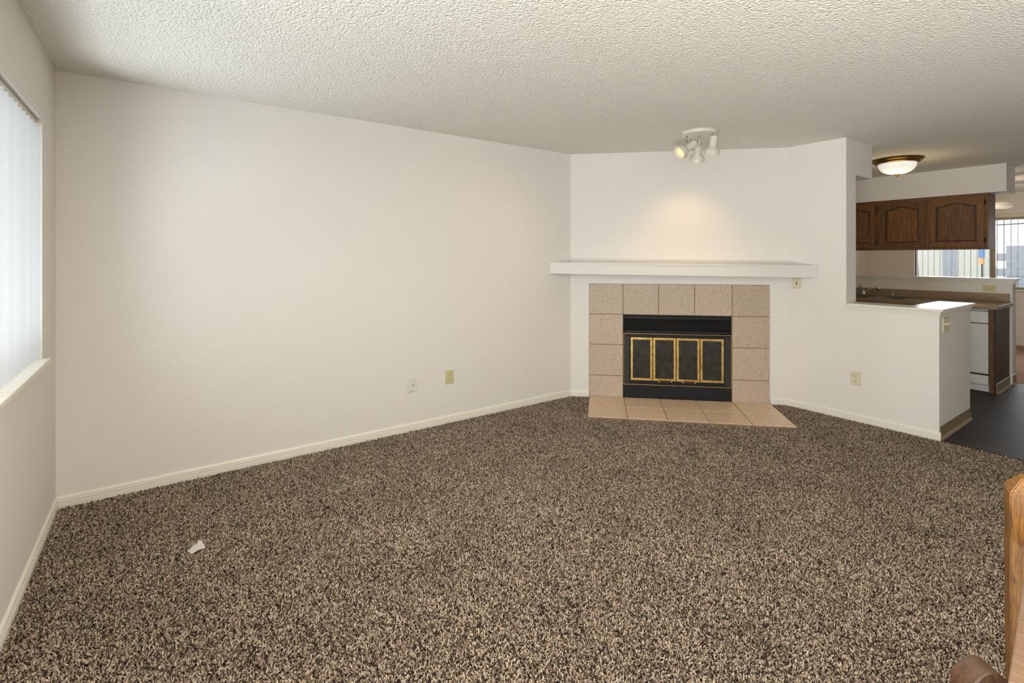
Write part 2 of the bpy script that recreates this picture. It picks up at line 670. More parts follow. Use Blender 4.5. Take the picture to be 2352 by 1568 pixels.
# tan vinyl cove base on the cabinet side end
cove = [(0, -0.003), (-0.022, -0.003), (-0.018, 0.004), (-0.006, 0.02), (-0.004, 0.1), (0, 0.102)]
struct('baseboard_end', prism([(YQ + a, b) for a, b in cove], 'x', XR + 0.012, 6.135), 'cove', label='tan vinyl cove base')
struct('baseboard_kitchen', prism([(-2.55 + a, b) for a, b in cove], 'x', 8.02, 8.18), 'cove', label='tan vinyl cove base')


# moulded caps on the half walls
def cap_mesh(bm, x0, x1, y0, y1, z):
    """flat cap with a small stepped moulding under it; z = top"""
    box(bm, x0 - 0.024, x1 + 0.024, y0 - 0.024, y1 + 0.024, z - 0.022, z)
    box(bm, x0 - 0.015, x1 + 0.015, y0 - 0.015, y1 + 0.015, z - 0.040, z - 0.022)
    box(bm, x0 - 0.007, x1 + 0.007, y0 - 0.007, y1 + 0.007, z - 0.056, z - 0.040)


bm = bmesh.new()
e = 0.024
Z = 1.001
for off, z0, z1 in ((0.028, Z - 0.018, Z), (0.012, Z - 0.040, Z - 0.018), (0.005, Z - 0.057, Z - 0.040)):
    prism([(XR - off, YQ - off), (6.15 + off, YQ - off), (6.15 + off, YQ + 0.2 + off), (XK + off, YQ + 0.2 + off), (XK + off, YP), (XR - off, YP)], 'z', z0, z1, bm)
struct('trim_1', bm, 'gloss_cap', label='white moulded cap on the half wall beside the pillar')
bm = bmesh.new()
for off, z0, z1 in ((0.03, 1.145, 1.165), (0.02, 1.128, 1.145), (0.01, 1.106, 1.128)):
    prism([(8.02 - off, -2.55 - off), (8.18 + off, -2.55 - off), (8.18 + off, 0), (8.02 - off, 0)], 'z', z0, z1, bm)
struct('trim_2', bm, 'gloss_cap', label='moulded cap on the low wall behind the sink')

# kitchen planks, each a part of the kitchen floor
fk = bpy.data.objects['floor_kitchen']
bmp = B((0, 0.149, 0, 1.219, -0.004, 0.0), bevel=0.0008)
pm = obj('plank', bmp, 'plank', fk)
first = True
for i in range(20):
    x = XR + 0.001 + i * 0.15
    if x + 0.149 > 8.2:
        break
    y = -5.59 - 1.22 + (i * 0.437) % 1.22
    while y < -0.02:
        if y + 1.219 <= 0 and y > -5.6:
            o = pm if first else dup(pm, fk)
            first = False
            o.location = (x, y, 0)
        y += 1.22

# ------------------------------------------------------------------ carpet pile
pile_poly = [(0.013, -4.6), (0.013, -0.013), (A.x - 0.006, -0.013)]
pile_poly += [fpt(0.186, 0.013)[:2], fpt(0.190, 0.668)[:2], fpt(1.893, 0.690)[:2], fpt(1.900, 0.013)[:2], fpt(FL - 0.005, 0.013)[:2]]
pile_poly += [(XR - 0.013, -1.46), (XR - 0.013, YQ - 0.01), (XR - 0.004, YQ - 0.012), (XR - 0.004, -4.6)]
bm = bmesh.new()
bm.faces.new([bm.verts.new((x, y, ZB + 0.002)) for x, y in pile_poly])
bmesh.ops.recalc_face_normals(bm, faces=list(bm.faces))
if list(bm.faces)[0].normal.z < 0:
    bmesh.ops.reverse_faces(bm, faces=list(bm.faces))
bmesh.ops.triangulate(bm, faces=list(bm.faces))
pile = obj('carpet_pile', bm, 'carpet', fl)
pile['kind'] = 'stuff'
ng = bpy.data.node_groups.new('pile_tufts', 'GeometryNodeTree')
ng.interface.new_socket('Geometry', in_out='INPUT', socket_type='NodeSocketGeometry')
ng.interface.new_socket('Geometry', in_out='OUTPUT', socket_type='NodeSocketGeometry')
gi, go = ng.nodes.new('NodeGroupInput'), ng.nodes.new('NodeGroupOutput')
dp = ng.nodes.new('GeometryNodeDistributePointsOnFaces')
dp.inputs['Density'].default_value = 34000
ic = ng.nodes.new('GeometryNodeMeshIcoSphere')
ic.inputs['Radius'].default_value = 0.0027
ic.inputs['Subdivisions'].default_value = 1
tf = ng.nodes.new('GeometryNodeTransform')
tf.inputs['Scale'].default_value = (0.85, 0.85, 2.5)
tf.inputs['Translation'].default_value = (0, 0, 0.0075)
sm = ng.nodes.new('GeometryNodeSetMaterial')
sm.inputs['Material'].default_value = M['carpet']
ip = ng.nodes.new('GeometryNodeInstanceOnPoints')
rv = ng.nodes.new('FunctionNodeRandomValue')
rv.data_type = 'FLOAT_VECTOR'
rv.inputs[0].default_value = (0.35, -0.3, 0)
rv.inputs[1].default_value = (1.25, 0.3, 6.283)
rs = ng.nodes.new('FunctionNodeRandomValue')
rs.data_type = 'FLOAT'
rs.inputs[2].default_value = 0.75
rs.inputs[3].default_value = 1.25
L = ng.links.new
L(gi.outputs[0], dp.inputs['Mesh'])
L(dp.outputs['Points'], ip.inputs['Points'])
L(ic.outputs['Mesh'], tf.inputs['Geometry'])
L(tf.outputs['Geometry'], sm.inputs['Geometry'])
L(sm.outputs['Geometry'], ip.inputs['Instance'])
L(rv.outputs[0], ip.inputs['Rotation'])
L(rs.outputs[1], ip.inputs['Scale'])
L(ip.outputs['Instances'], go.inputs[0])
md = pile.modifiers.new('tufts', 'NODES')
md.node_group = ng

# ------------------------------------------------------------------ windows and blinds
w1 = struct('window_1', B((-0.115, -0.075, WY0, WY1, WZ0, WZ0 + 0.05), (-0.115, -0.075, WY0, WY1, WZ1 - 0.05, WZ1), (-0.115, -0.075, WY0, WY0 + 0.05, WZ0 + 0.05, WZ1 - 0.05), (-0.115, -0.075, WY1 - 0.05, WY1, WZ0 + 0.05, WZ1 - 0.05), (-0.112, -0.078, -1.845, -1.80, WZ0 + 0.05, WZ1 - 0.05)), 'white_metal', label='living room window with white frame')
for a, b in ((WY0 + 0.05, -1.845), (-1.80, WY1 - 0.05)):
    obj('pane', B((-0.098, -0.094, a, b, WZ0 + 0.05, WZ1 - 0.05)), 'glass', w1)
obj('window_sill', B((-0.075, 0.032, WY0 - 0.0, WY1, WZ0 - 0.0, WZ0 + 0.022), bevel=0.003), 'trim', w1)


def slat_mesh(h, w=0.089, bow=0.006, n=5):
    bm = bmesh.new()
    fr, bk = [], []
    for k in range(n):
        u = k / (n - 1) - 0.5
        y = bow * (1 - 4 * u * u)
        fr.append([bm.verts.new((u * w, y, z)) for z in (0, -h)])
        bk.append([bm.verts.new((u * w, y + 0.0012, z)) for z in (0, -h)])
    for a, b in zip(fr, fr[1:]):
        bm.faces.new((a[0], a[1], b[1], b[0]))
    for a, b in zip(bk, bk[1:]):
        bm.faces.new((a[0], b[0], b[1], a[1]))
    for s in (0, -1):
        bm.faces.new((fr[s][0], bk[s][0], bk[s][1], fr[s][1]))
    for j in (0, 1):
        for k in range(n - 1):
            bm.faces.new((fr[k][j], fr[k + 1][j], bk[k + 1][j], bk[k][j]))
    bmesh.ops.recalc_face_normals(bm, faces=list(bm.faces))
    return bm


vb = thing('vertical_blind', 'white vertical slat blind drawn across the bright living room window', 'blind', (-0.04, WY1 - 0.02, WZ1 - 0.03))
obj('head_rail', B((-0.022, 0.022, WY0 - WY1 + 0.03, 0.01, -0.008, 0.026), bevel=0.003), 'white_metal', vb)
s0 = obj('slat', slat_mesh(1.125), 'slat', vb)
n = 0
y = -0.045
while y > WY0 - WY1 + 0.06:
    o = s0 if n == 0 else dup(s0, vb)
    o.location = (0.0, y, -0.012)
    o.rotation_euler = (0, 0, R(33 + random.uniform(-2, 2)))
    n += 1
    y -= 0.0785

d1 = struct('added_door', B((-0.12, -0.06, PY0, PY0 + 0.06, 0.05, PZ1 - 0.05), (-0.12, -0.06, PY1 - 0.06, PY1, 0.05, PZ1 - 0.05), (-0.12, -0.06, PY0, PY1, 0, 0.05), (-0.12, -0.06, PY0, PY1, PZ1 - 0.05, PZ1), (-0.12, -0.06, -4.49, -4.41, 0.05, PZ1 - 0.05)), 'white_metal', label='added unseen sliding glass door beside the living room window')  # door added out of view to let in more light
for a, b in ((PY0 + 0.06, -4.49), (-4.41, PY1 - 0.06)):
    obj('pane', B((-0.093, -0.087, a, b, 0.05, PZ1 - 0.05)), 'glass', d1)

w2 = struct('window_2', B((XF + 0.05, XF + 0.10, DY0, DY1, DZ0, DZ0 + 0.045), (XF + 0.05, XF + 0.10, DY0, DY1, DZ1 - 0.045, DZ1), (XF + 0.05, XF + 0.10, DY0, DY0 + 0.045, DZ0 + 0.045, DZ1 - 0.045), (XF + 0.05, XF + 0.10, DY1 - 0.045, DY1, DZ0 + 0.045, DZ1 - 0.045), (XF + 0.05, XF + 0.10, -1.775, -1.70, DZ0 + 0.045, DZ1 - 0.045)), 'frame_tan', label='dining room window with a tan frame and centre bar')
for a, b in ((DY0 + 0.045, -1.775), (-1.70, DY1 - 0.045)):
    obj('pane', B((XF + 0.07, XF + 0.075, a, b, DZ0 + 0.045, DZ1 - 0.045)), 'glass', w2)
obj('window_sill', B((XF - 0.03, XF + 0.05, DY0, DY1, DZ0 - 0.02, DZ0), bevel=0.003), 'trim', w2)
vb2 = thing('vertical_blind', 'grey vertical slat blind turned open at the dining room window', 'blind', (XF + 0.0, DY1, DZ1))
obj('head_rail', B((-0.045, 0.005, DY0 - DY1, 0.0, -0.005, 0.045), bevel=0.003), 'ivory_pale', vb2)
s1 = obj('slat', slat_mesh(1.13), 'slat_dining', vb2)
y, n = -0.05, 0
while y > DY0 - DY1 + 0.04:
    o = s1 if n == 0 else dup(s1, vb2)
    o.location = (-0.02, y, -0.012)
    o.rotation_euler = (0, 0, R(11 + random.uniform(-4, 4)))
    n += 1
    y -= 0.0815

# ------------------------------------------------------------------ fireplace (local frame of the diagonal wall)
ts = thing('tile_surround', 'beige ceramic tile surround framing the black fireplace', 'tile surround', A, FROT)
cols = [0.188, 0.522, 0.866, 1.206, 1.553, 1.893]
rows = [1.134, 0.831, 0.5285, 0.219, 0.004]
G = 0.003
obj('grout', B((0.188, 0.5235, -0.007, -0.0005, 0.0, 1.134), (1.5495, 1.893, -0.007, -0.0005, 0.0, 1.134), (0.5235, 1.5495, -0.007, -0.0005, 0.829, 1.134)), 'grout', ts)
spots = [(0, r) for r in range(4)] + [(4, r) for r in range(4)] + [(c, 0) for c in (1, 2, 3)]
for c, r in spots:
    d = random.uniform(0, 0.0015)
    obj('tile', B((cols[c] + G, cols[c + 1] - G, -0.014 - d, -0.006, rows[r + 1] + G, rows[r] - G), bevel=0.002), 'tile', ts)

he = thing('hearth', 'flat tan tile hearth set in the carpet before the fireplace', 'hearth', A, FROT)
obj('grout', prism([(0.188, -0.014), (0.190, -0.668), (1.893, -0.690), (1.900, -0.014)], 'z', -0.012, 0.004), 'grout', he)
hr = [-0.016, -0.345, -0.672]
hc = [0.190, 0.533, 0.870, 1.212, 1.553, 1.893]
for c in range(5):
    for r in range(2):
        y1 = hr[r]
        ya, yb = (hr[r + 1], hr[r + 1])
        if r == 1:
            ya, yb = [-0.668 - 0.022 * (hc[k] - 0.19) / 1.703 for k in (c, c + 1)]
        else:
            ya, yb = [-0.335 - 0.032 * (hc[k] - 0.53) / 1.34 for k in (c, c + 1)]
        y1a, y1b = (y1, y1) if r == 0 else [-0.335 - 0.032 * (hc[k] - 0.53) / 1.34 for k in (c, c + 1)]
        bm = prism([(hc[c] + G, y1a - G), (hc[c + 1] - G, y1b - G), (hc[c + 1] - G, yb + G), (hc[c] + G, ya + G)], 'z', -0.010, 0.0085 + random.uniform(0, 0.001))
        bmesh.ops.bevel(bm, geom=list(bm.edges), offset=0.0018, segments=1, affect='EDGES')
        obj('tile', bm, 'hearth_tile', he)

ml = thing('mantel_shelf', 'long white painted mantel shelf above the tiled fireplace', 'mantel', A, FROT)


def mantel(z0, z1, d, ex=0.0, tilt=0.0105):
    # trapezoid filling the corner; z falls slightly to the right as in the photograph
    pts = [(0.004, -0.001), (-d - ex + 0.003, -d), (FL + d + ex - 0.003, -d), (FL - 0.004, -0.001)]
    bm = bmesh.new()
    lo = [bm.verts.new((x, y, z0 - tilt * x)) for x, y in pts]
    hi = [bm.verts.new((x, y, z1 - tilt * x)) for x, y in pts]
    bm.faces.new(lo)
    bm.faces.new(hi[::-1])
    for i in range(4):
        bm.faces.new((lo[i], lo[(i + 1) % 4], hi[(i + 1) % 4], hi[i]))
    bmesh.ops.recalc_face_normals(bm, faces=list(bm.faces))
    return bm


obj('fascia', mantel(1.237, 1.337, 0.190), 'mantel', ml)
obj('top_board', mantel(1.337, 1.349, 0.200), 'mantel', ml)

fi = thing('fireplace_insert', 'black metal fireplace with four brass framed glass doors', 'fireplace', A, FROT)
x0, x1 = 0.527, 1.546
obj('firebox', B((x0, x0 + 0.01, -0.005, 0.45, 0.005, 0.826), (x1 - 0.01, x1, -0.005, 0.45, 0.005, 0.826), (x0 + .01, x1 - .01, 0.44, 0.45, 0.005, 0.826), (x0 + .01, x1 - .01, 0.0, 0.44, 0.816, 0.826), (x0 + .01, x1 - .01, 0.0, 0.44, 0.005, 0.012)), 'black_deep', fi)
obj('hood', B((x0 + .01, x1 - .01, -0.004, 0.02, 0.787, 0.816), bevel=0.003), 'black_metal', fi)
for k in range(5):
    z = 0.775 - k * 0.021
    bm = B((x0 + 0.012, x1 - 0.012, -0.004, 0.022, -0.0015, 0.0015))
    bmesh.ops.rotate(bm, verts=list(bm.verts), cent=(0, 0, 0), matrix=Matrix.Rotation(R(38), 3, 'X'))
    bmesh.ops.translate(bm, verts=list(bm.verts), vec=(0, 0.004, z))
    obj('louver_slat', bm, 'louver_metal', fi)
for tx in (0.66, 1.40):
    obj('louver_stay', B((tx - 0.0015, tx + 0.0015, 0.004, 0.02, 0.68, 0.787)), 'black_metal', fi)
obj('louver_back', B((x0 + .012, x1 - .012, 0.03, 0.034, 0.676, 0.787)), 'black_deep', fi)
obj('cross_bar', B((x0 + .01, x1 - .01, -0.006, 0.03, 0.650, 0.677), bevel=0.003), 'black_metal', fi)
obj('base_panel', B((x0 + .002, x1 - .002, -0.010, 0.02, 0.008, 0.136), bevel=0.003), 'black_metal', fi)
ff = obj('door_frame', B((x0 + .004, 0.590, -0.008, 0.01, 0.142, 0.642), (1.480, x1 - .004, -0.008, 0.01, 0.142, 0.642), (0.590, 1.480, -0.008, 0.01, 0.610, 0.642), (0.590, 1.480, -0.008, 0.01, 0.142, 0.182)), 'black_metal', fi)
for a, b in ((x0 + .012, 0.583), (1.487, x1 - .012)):
    obj('mesh_screen', B((a, b, -0.0095, -0.007, 0.152, 0.612)), 'mesh', ff)
obj('brass_trim', B((x0 + .002, x1 - .002, -0.011, -0.004, 0.642, 0.6455), (x0 + .002, x1 - .002, -0.012, -0.004, 0.1375, 0.1415), (x0 + .002, x0 + .0045, -0.011, -0.004, 0.1415, 0.642), (x1 - .0045, x1 - .002, -0.011, -0.004, 0.1415, 0.642)), 'brass', fi, )
dx = [0.593, 0.809, 1.032, 1.255, 1.478]
for k in range(4):
    a, b = dx[k] + 0.0035, dx[k + 1] - 0.0035
    z0, z1 = 0.185, 0.607
    w = 0.0205
    bm = bmesh.new()
    for args in ((a, a + w, z0, z1), (b - w, b, z0, z1), (a + w, b - w, z0, z0 + w), (a + w, b - w, z1 - w, z1)):
        box(bm, args[0], args[1], -0.020, -0.008, args[2], args[3])
    dr = obj('door', bm, 'brass', fi)
    obj('glass', B((a + w, b - w, -0.012, -0.010, z0 + w, z1 - w)), 'soot_glass', dr)
    if k in (1, 2):
        hx0, hx1 = (0.862, 0.990) if k == 1 else (1.086, 1.214)
        for ha in (hx0, hx1 - 0.013):
            obj('handle_bracket', B((ha, ha + 0.013, -0.045, -0.018, 0.176, 0.194), bevel=0.002), 'brass', dr)
        bm = tube([(hx0 + 0.012, -0.040, 0.184), (hx1 - 0.012, -0.040, 0.184)], 0.0095, 10)
        o = obj('handle', bm, 'rail_dark', dr, True)


# ------------------------------------------------------------------ wall plates
def plate_root(name, label, cat, loc, rz, w=0.074, h=0.114, mat='ivory'):
    t = thing(name, label, cat, loc, rz)
    bm = B((-w / 2, w / 2, -0.0065, 0, -h / 2, h / 2))
    bmesh.ops.bevel(bm, geom=[e for e in bm.edges if all(v.co.y < -0.003 for v in e.verts)], offset=0.004, segments=2, affect='EDGES')
    obj('plate', bm, mat, t)
    return t


def screw(t, x, z):
    obj('screw', lathe([(0.0032, 0), (0.0032, 0.001), (0.002, 0.0018), (0, 0.0018)], 10, align((x, -0.0062, z), (0, -1, 0))), 'steel', t)


def receptacle(t, cx, cz, mat, rot=False):
    pts = []
    for k in range(16):
        a = 2 * math.pi * k / 16
        pts.append((max(-0.0165, min(0.0165, 0.0175 * math.cos(a))) + 0, max(-0.014, min(0.014, 0.0175 * math.sin(a)))))
    if rot:
        pts = [(b, a) for a, b in pts]
    bm = prism([(cx + a, cz + b) for a, b in pts], 'y', -0.0085, -0.006)
    r = obj('receptacle', bm, mat, t)
    s = [(-0.0065, 0.004, 0.0012, 0.0042), (0.0065, 0.004, 0.0012, 0.0034)]
    bm = bmesh.new()
    for sx, sz, hw, hh in s:
        if rot:
            sx, sz, hw, hh = sz, -sx, hh, hw
        box(bm, cx + sx - hw, cx + sx + hw, -0.0092, -0.0083, cz + sz - hh, cz + sz + hh)
    gx, gz = (0, -0.007) if not rot else (-0.007, 0)
    lathe([(0.0025, 0), (0.0025, 0.0008), (0, 0.0008)], 8, align((cx + gx, -0.0084, cz + gz), (0, -1, 0)), bm)
    obj('slots', bm, 'dark_slot', r)


def outlet(name, label, loc, rz, mat='ivory', rot=False):
    w, h = (0.078, 0.114) if not rot else (0.114, 0.074)
    t = plate_root(name, label, 'outlet', loc, rz, w, h, mat)
    for s in (-1, 1):
        receptacle(t, 0 if not rot else s * 0.0195, s * 0.0195 if not rot else 0, mat, rot)
    screw(t, 0, 0)
    return t


outlet('wall_outlet', 'ivory duplex outlet low on the long back wall', (2.459, 0, 0.382), 0)
outlet('wall_outlet', 'ivory duplex outlet low on the wall below the half wall cap', (XR, -2.027, 0.361), R(-90), 'ivory_pale')
t = plate_root('cable_plate', 'white cable plate with one jack left of the outlet on the back wall', 'wall plate', (2.1165, 0, 0.365), 0, 0.079, 0.112, 'white_plastic')
obj('jack', lathe([(0.0055, 0), (0.0055, 0.003), (0.0045, 0.003), (0.0045, 0.009), (0, 0.009)], 12, align((0.004, -0.006, -0.002), (0, -1, 0))), 'steel', t)
screw(t, 0, 0.042)
screw(t, 0, -0.042)
t = plate_root('fireplace_switch', 'small ivory switch plate tucked under the right end of the mantel', 'switch', (XR, -1.5375, 1.160), R(-90), 0.074, 0.112, 'ivory_pale')
obj('toggle', B((-0.005, 0.005, -0.018, -0.006, -0.004, 0.012), bevel=0.001), 'ivory_pale', t)
obj('toggle_slot', B((-0.0075, 0.0075, -0.0072, -0.006, -0.015, 0.015)), 'dark_slot', t)
t = plate_root('light_switch', 'triple switch plate on the dim end of the half wall', 'switch', (5.445, YQ, 0.872), 0, 0.165, 0.114, 'ivory_pale')
for k in (-1, 0, 1):
    obj('toggle', B((k * 0.046 - 0.005, k * 0.046 + 0.005, -0.018, -0.006, -0.004, 0.012), bevel=0.001), 'ivory_pale', t)
outlet('wall_outlet', 'sideways ivory outlet on the low wall behind the counter', (8.02, -2.359, 1.049), R(-90), 'ivory', True)

# ------------------------------------------------------------------ track light
K = Vector((4.105, -1.300, HC))
tl = thing('ceiling_spotlight', 'white round ceiling fixture with three spot heads above the mantel', 'ceiling light', K)
obj('canopy', lathe([(0.0, -0.032), (0.128, -0.030), (0.146, -0.024), (0.150, -0.010), (0.150, 0.0), (0, 0.0)], 40), 'white_metal', tl, True)
obj('canopy_screw', lathe([(0.006, -0.036), (0.006, -0.03), (0, -0.03)], 10, Matrix.Translation(RGT * 0.005 + FWD * 0.02)), 'lamp_brass', tl)


def LP(r, f, z):
    return RGT * r + FWD * f + Vector((0, 0, z))


def spot(base, back, front, on, att, name='spotlight_head'):
    """base: stem foot on the canopy, back/front: ends of the can axis (local)"""
    base, back, front = Vector(base), Vector(back), Vector(front)
    ax = (front - back).normalized()
    Lh = (front - back).length
    prof = [(0.0, 0), (0.028, 0.0), (0.033, 0.004), (0.033, Lh * 0.56), (0.037, Lh * 0.62), (0.056, Lh * 0.73), (0.062, Lh * 0.78), (0.0635, Lh * 0.99), (0.061, Lh), (0.058, Lh * 0.99), (0.056, Lh * 0.8), (0.030, Lh * 0.62), (0.0, Lh * 0.60)]
    h = obj(name, lathe(prof, 28, align(back, ax), cap=False), 'white_metal', tl, True)
    mid = back + ax * (Lh * att)
    obj('stem', tube([base, Vector((base.x, base.y, (base.z + mid.z) / 2)), mid], 0.006, 10), 'steel', h, True)
    bp = [(0.0, 0.0), (0.014, 0.0), (0.016, 0.02), (0.044, 0.055), (0.048, 0.066), (0.036, 0.076), (0.0, 0.080)]
    obj('bulb', lathe(bp, 20, align(back + ax * (Lh * 0.60), ax) @ Matrix.Scale(min(1.0, Lh * 0.4 / 0.085), 4)), 'bulb' if on else 'white_plastic', h, True)
    if on:
        l = bpy.data.lights.new('spot_lamp', 'SPOT')
        l.energy = on
        l.color = (1.0, 0.62, 0.30)
        l.spot_size = R(95)
        l.spot_blend = 0.9
        l.shadow_soft_size = 0.035
        lo = bpy.data.objects.new('spot_lamp', l)
        COL.objects.link(lo)
        lo.location = K + front + ax * 0.012
        lo.rotation_euler = ax.to_track_quat('-Z', 'Y').to_euler()
    return h


spot(LP(-0.104, 0.0, -0.03), LP(-0.035, 0.005, -0.090), LP(-0.176, -0.022, -0.180), 36, 0.48)
spot(LP(0.018, 0.04, -0.03), LP(0.012, 0.05, -0.098), LP(0.022, 0.125, -0.215), 20, 0.05)
spot(LP(0.104, -0.06, -0.026), LP(0.104, -0.058, -0.042), LP(0.090, -0.028, -0.190), 12, 0.03)

# ------------------------------------------------------------------ kitchen dome light
DL = Vector((6.80, -1.862, HC))
dl = thing('dome_light', 'lit alabaster glass dome light with brass ring on the kitchen ceiling', 'ceiling light', DL)
obj('base_ring', lathe([(0.0, 0.0), (0.228, 0.0), (0.232, -0.010), (0.222, -0.022), (0.210, -0.026), (0.204, -0.038), (0.185, -0.048), (0.172, -0.050), (0.0, -0.046)], 40), 'lamp_brass', dl, True)
prof = [(0.170, -0.048)]
for k in range(1, 10):
    a = k / 9 * math.pi / 2
    prof.append((0.170 * math.cos(a) ** 0.8 if k < 9 else 0.0, -0.048 - 0.112 * math.sin(a)))
obj('glass_shade', lathe(prof, 36, cap=False), 'dome', dl, True)
obj('finial', lathe([(0.0, -0.156), (0.028, -0.158), (0.022, -0.166), (0.008, -0.170), (0.012, -0.178), (0.010, -0.188), (0.0, -0.194)], 16), 'lamp_brass', dl, True)
pl = bpy.data.lights.new('dome_lamp', 'POINT')
pl.energy = 11
pl.color = (1.0, 0.76, 0.42)
pl.shadow_soft_size = 0.17
po = bpy.data.objects.new('dome_lamp', pl)
COL.objects.link(po)
po.location = DL + Vector((0, 0, -0.36))

# matching dome light added out of view to brighten the near end of the room
D2 = Vector((1.25, -3.05, HC))
d2 = dup(dl)
d2['label'] = 'added dome light, out of view over the near end of the living room'
d2.location = D2
for c_ in list(dl.children):
    dup(c_, d2)
pl2 = bpy.data.lights.new('room_fill', 'AREA')  # added fill, aimed down from the unseen dome
pl2.shape = 'DISK'
pl2.size = 0.34
pl2.energy = 105
pl2.color = (1.0, 0.90, 0.76)
po2 = bpy.data.objects.new('room_fill', pl2)
COL.objects.link(po2)
po2.location = D2 + Vector((0, 0, -0.215))

# ------------------------------------------------------------------ upper cabinets (local: x to the viewer's right = -Y, y = +X)
CZ0, CZ1 = 1.492, 2.128


def upper_cabinet(label, y_left, y_right, doors, light_end=False):
    t = thing('upper_cabinet', label, 'cabinet', (8.05, y_left, CZ0), R(-90), 'upper kitchen cabinets')
    w = y_left - y_right
    h = CZ1 - CZ0
    obj('carcass', B((0.001, 0.017, 0.02, 0.33, 0, h), (w - 0.017, w - 0.001, 0.02, 0.33, 0, h), (0.017, w - 0.017, 0.02, 0.33, 0, 0.016), (0.017, w - 0.017, 0.02, 0.33, h - 0.016, h), (0.017, w - 0.017, 0.32, 0.33, 0.016, h - 0.016)), 'cab_wood', t)
    fr = [(0.001, 0.04, 0, 0.02, 0, h), (w - 0.04, w - 0.001, 0, 0.02, 0, h), (0.04, w - 0.04, 0, 0.02, 0, 0.045), (0.04, w - 0.04, 0, 0.02, h - 0.05, h)]
    for a, b in zip(doors, doors[1:]):
        fr.append((a[1] - 0.012, b[0] + 0.012, 0.0, 0.02, 0.045, h - 0.05))
    obj('face_frame', B(*fr), 'cab_wood', t)
    for (a, b, hinge) in doors:
        z0, z1 = 0.028, h - 0.035
        st = 0.062
        # frame with an arched top rail
        n = 14
        arch = []
        for k in range(n + 1):
            u = k / n
            x = a + st + (b - a - 2 * st) * u
            s = max(0.0, math.sin(math.pi * min(1, max(0, (u - 0.12) / 0.76)))) ** 1.4
            arch.append((x, z1 - 0.088 + 0.036 * s))
        bm = B((a, a + st, -0.02, -0.001, z0, z1), (b - st, b, -0.02, -0.001, z0, z1), (a + st, b - st, -0.02, -0.001, z0, z0 + st))
        prism([(a + st, z1), (b - st, z1)] + [p for p in arch[::-1]], 'y', -0.02, -0.001, bm)
        d = obj('door', bm, 'cab_wood', t)
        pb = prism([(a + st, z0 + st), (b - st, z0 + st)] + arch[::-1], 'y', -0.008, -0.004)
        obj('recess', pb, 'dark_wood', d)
        m_ = 0.02
        arch2 = []
        for k in range(n + 1):
            u = k / n
            x = a + st + m_ + (b - a - 2 * st - 2 * m_) * u
            s = max(0.0, math.sin(math.pi * min(1, max(0, (u - 0.12) / 0.76)))) ** 1.4
            arch2.append((x, z1 - 0.088 - m_ + 0.036 * s))
        pb = prism([(a + st + m_ * 0.4, z0 + st + m_ * 0.4), (b - st - m_ * 0.4, z0 + st + m_ * 0.4)] + [(x, z + m_ * 0.6) for x, z in arch2[::-1]], 'y', -0.017, -0.008)
        bmesh.ops.bevel(pb, geom=[e for e in pb.edges if all(v.co.y < -0.015 for v in e.verts)], offset=0.008, segments=1, affect='EDGES')
        obj('raised_panel', pb, 'cab_wood', d)
        hx = a - 0.007 if hinge == 'l' else b + 0.007
        for hz in (z0 + 0.07, z1 - 0.07):
            hb = B((hx - 0.008, hx + 0.008, -0.010, 0.0, hz - 0.025, hz + 0.025), bevel=0.002)
            tube([(hx, -0.012, hz - 0.022), (hx, -0.012, hz + 0.022)], 0.005, 8, hb)
            obj('hinge', hb, 'hinge', d)
    return t


upper_cabinet('dark oak upper cabinet with one arched door, left and cut off by the pillar', -0.72, -1.268, [(0.03, 0.525, 'r')])
upper_cabinet('wide dark oak upper cabinet with two arched doors and free right end', -1.270, -2.346, [(0.030, 0.505, 'l'), (0.545, 1.042, 'r')])

# ------------------------------------------------------------------ base run: counter, cabinet, dishwasher, sink
ct = thing('countertop', 'tan laminate countertop with backsplash below the low wall', 'countertop', (7.335, 0, 0.866))
SX0, SX1, SY0, SY1 = 0.10, 0.555, -1.72, -1.00
bm = B((0, SX0, -2.55, -0.001, 0, 0.038), (SX1, 0.684, -2.55, -0.001, 0, 0.038), (SX0, SX1, -2.55, SY0, 0, 0.038), (SX0, SX1, SY1, -0.001, 0, 0.038))
obj('slab', bm, 'counter', ct)
obj('nosing', B((-0.006, 0.0, -2.55, -0.001, -0.002, 0.036), (-0.006, 0.684, -2.556, -2.55, -0.002, 0.036), bevel=0.002), 'counter', ct)
obj('backsplash', B((0.664, 0.684, -2.53, -0.001, 0.038, 0.130), bevel=0.003), 'counter', ct)

sk = thing('sink', 'stainless steel kitchen sink set in the tan counter', 'sink', (7.335 + SX0, SY1, 0.904))
w_, l_ = SX1 - SX0, SY1 - SY0
obj('rim', B((-0.015, w_ + 0.045, -l_ - 0.015, -l_ + 0.01, 0.0005, 0.006), (-0.015, w_ + 0.045, -0.01, 0.015, 0.0005, 0.006), (-0.015, 0.01, -l_ + 0.01, -0.01, 0.0005, 0.006), (w_ - 0.03, w_ + 0.045, -l_ + 0.01, -0.01, 0.0005, 0.006), (0.01, w_ - 0.03, -l_ / 2 - 0.015, -l_ / 2 + 0.015, 0.0005, 0.005), bevel=0.002), 'sink_steel', sk)
for a, b in ((-l_ + 0.012, -l_ / 2 - 0.016), (-l_ / 2 + 0.016, -0.012)):
    bm = B((0.012, w_ - 0.032, a, b, -0.16, 0.0))
    top = [f for f in bm.faces if f.normal.z > 0.9 or f.calc_center_median().z > -0.001]
    bmesh.ops.delete(bm, geom=top, context='FACES')
    obj('basin', bm, 'sink_steel', sk)
FB = Vector((7.895, -1.165, 0.910))
fa = thing('faucet', 'chrome single lever faucet with curved spout behind the sink', 'faucet', FB)
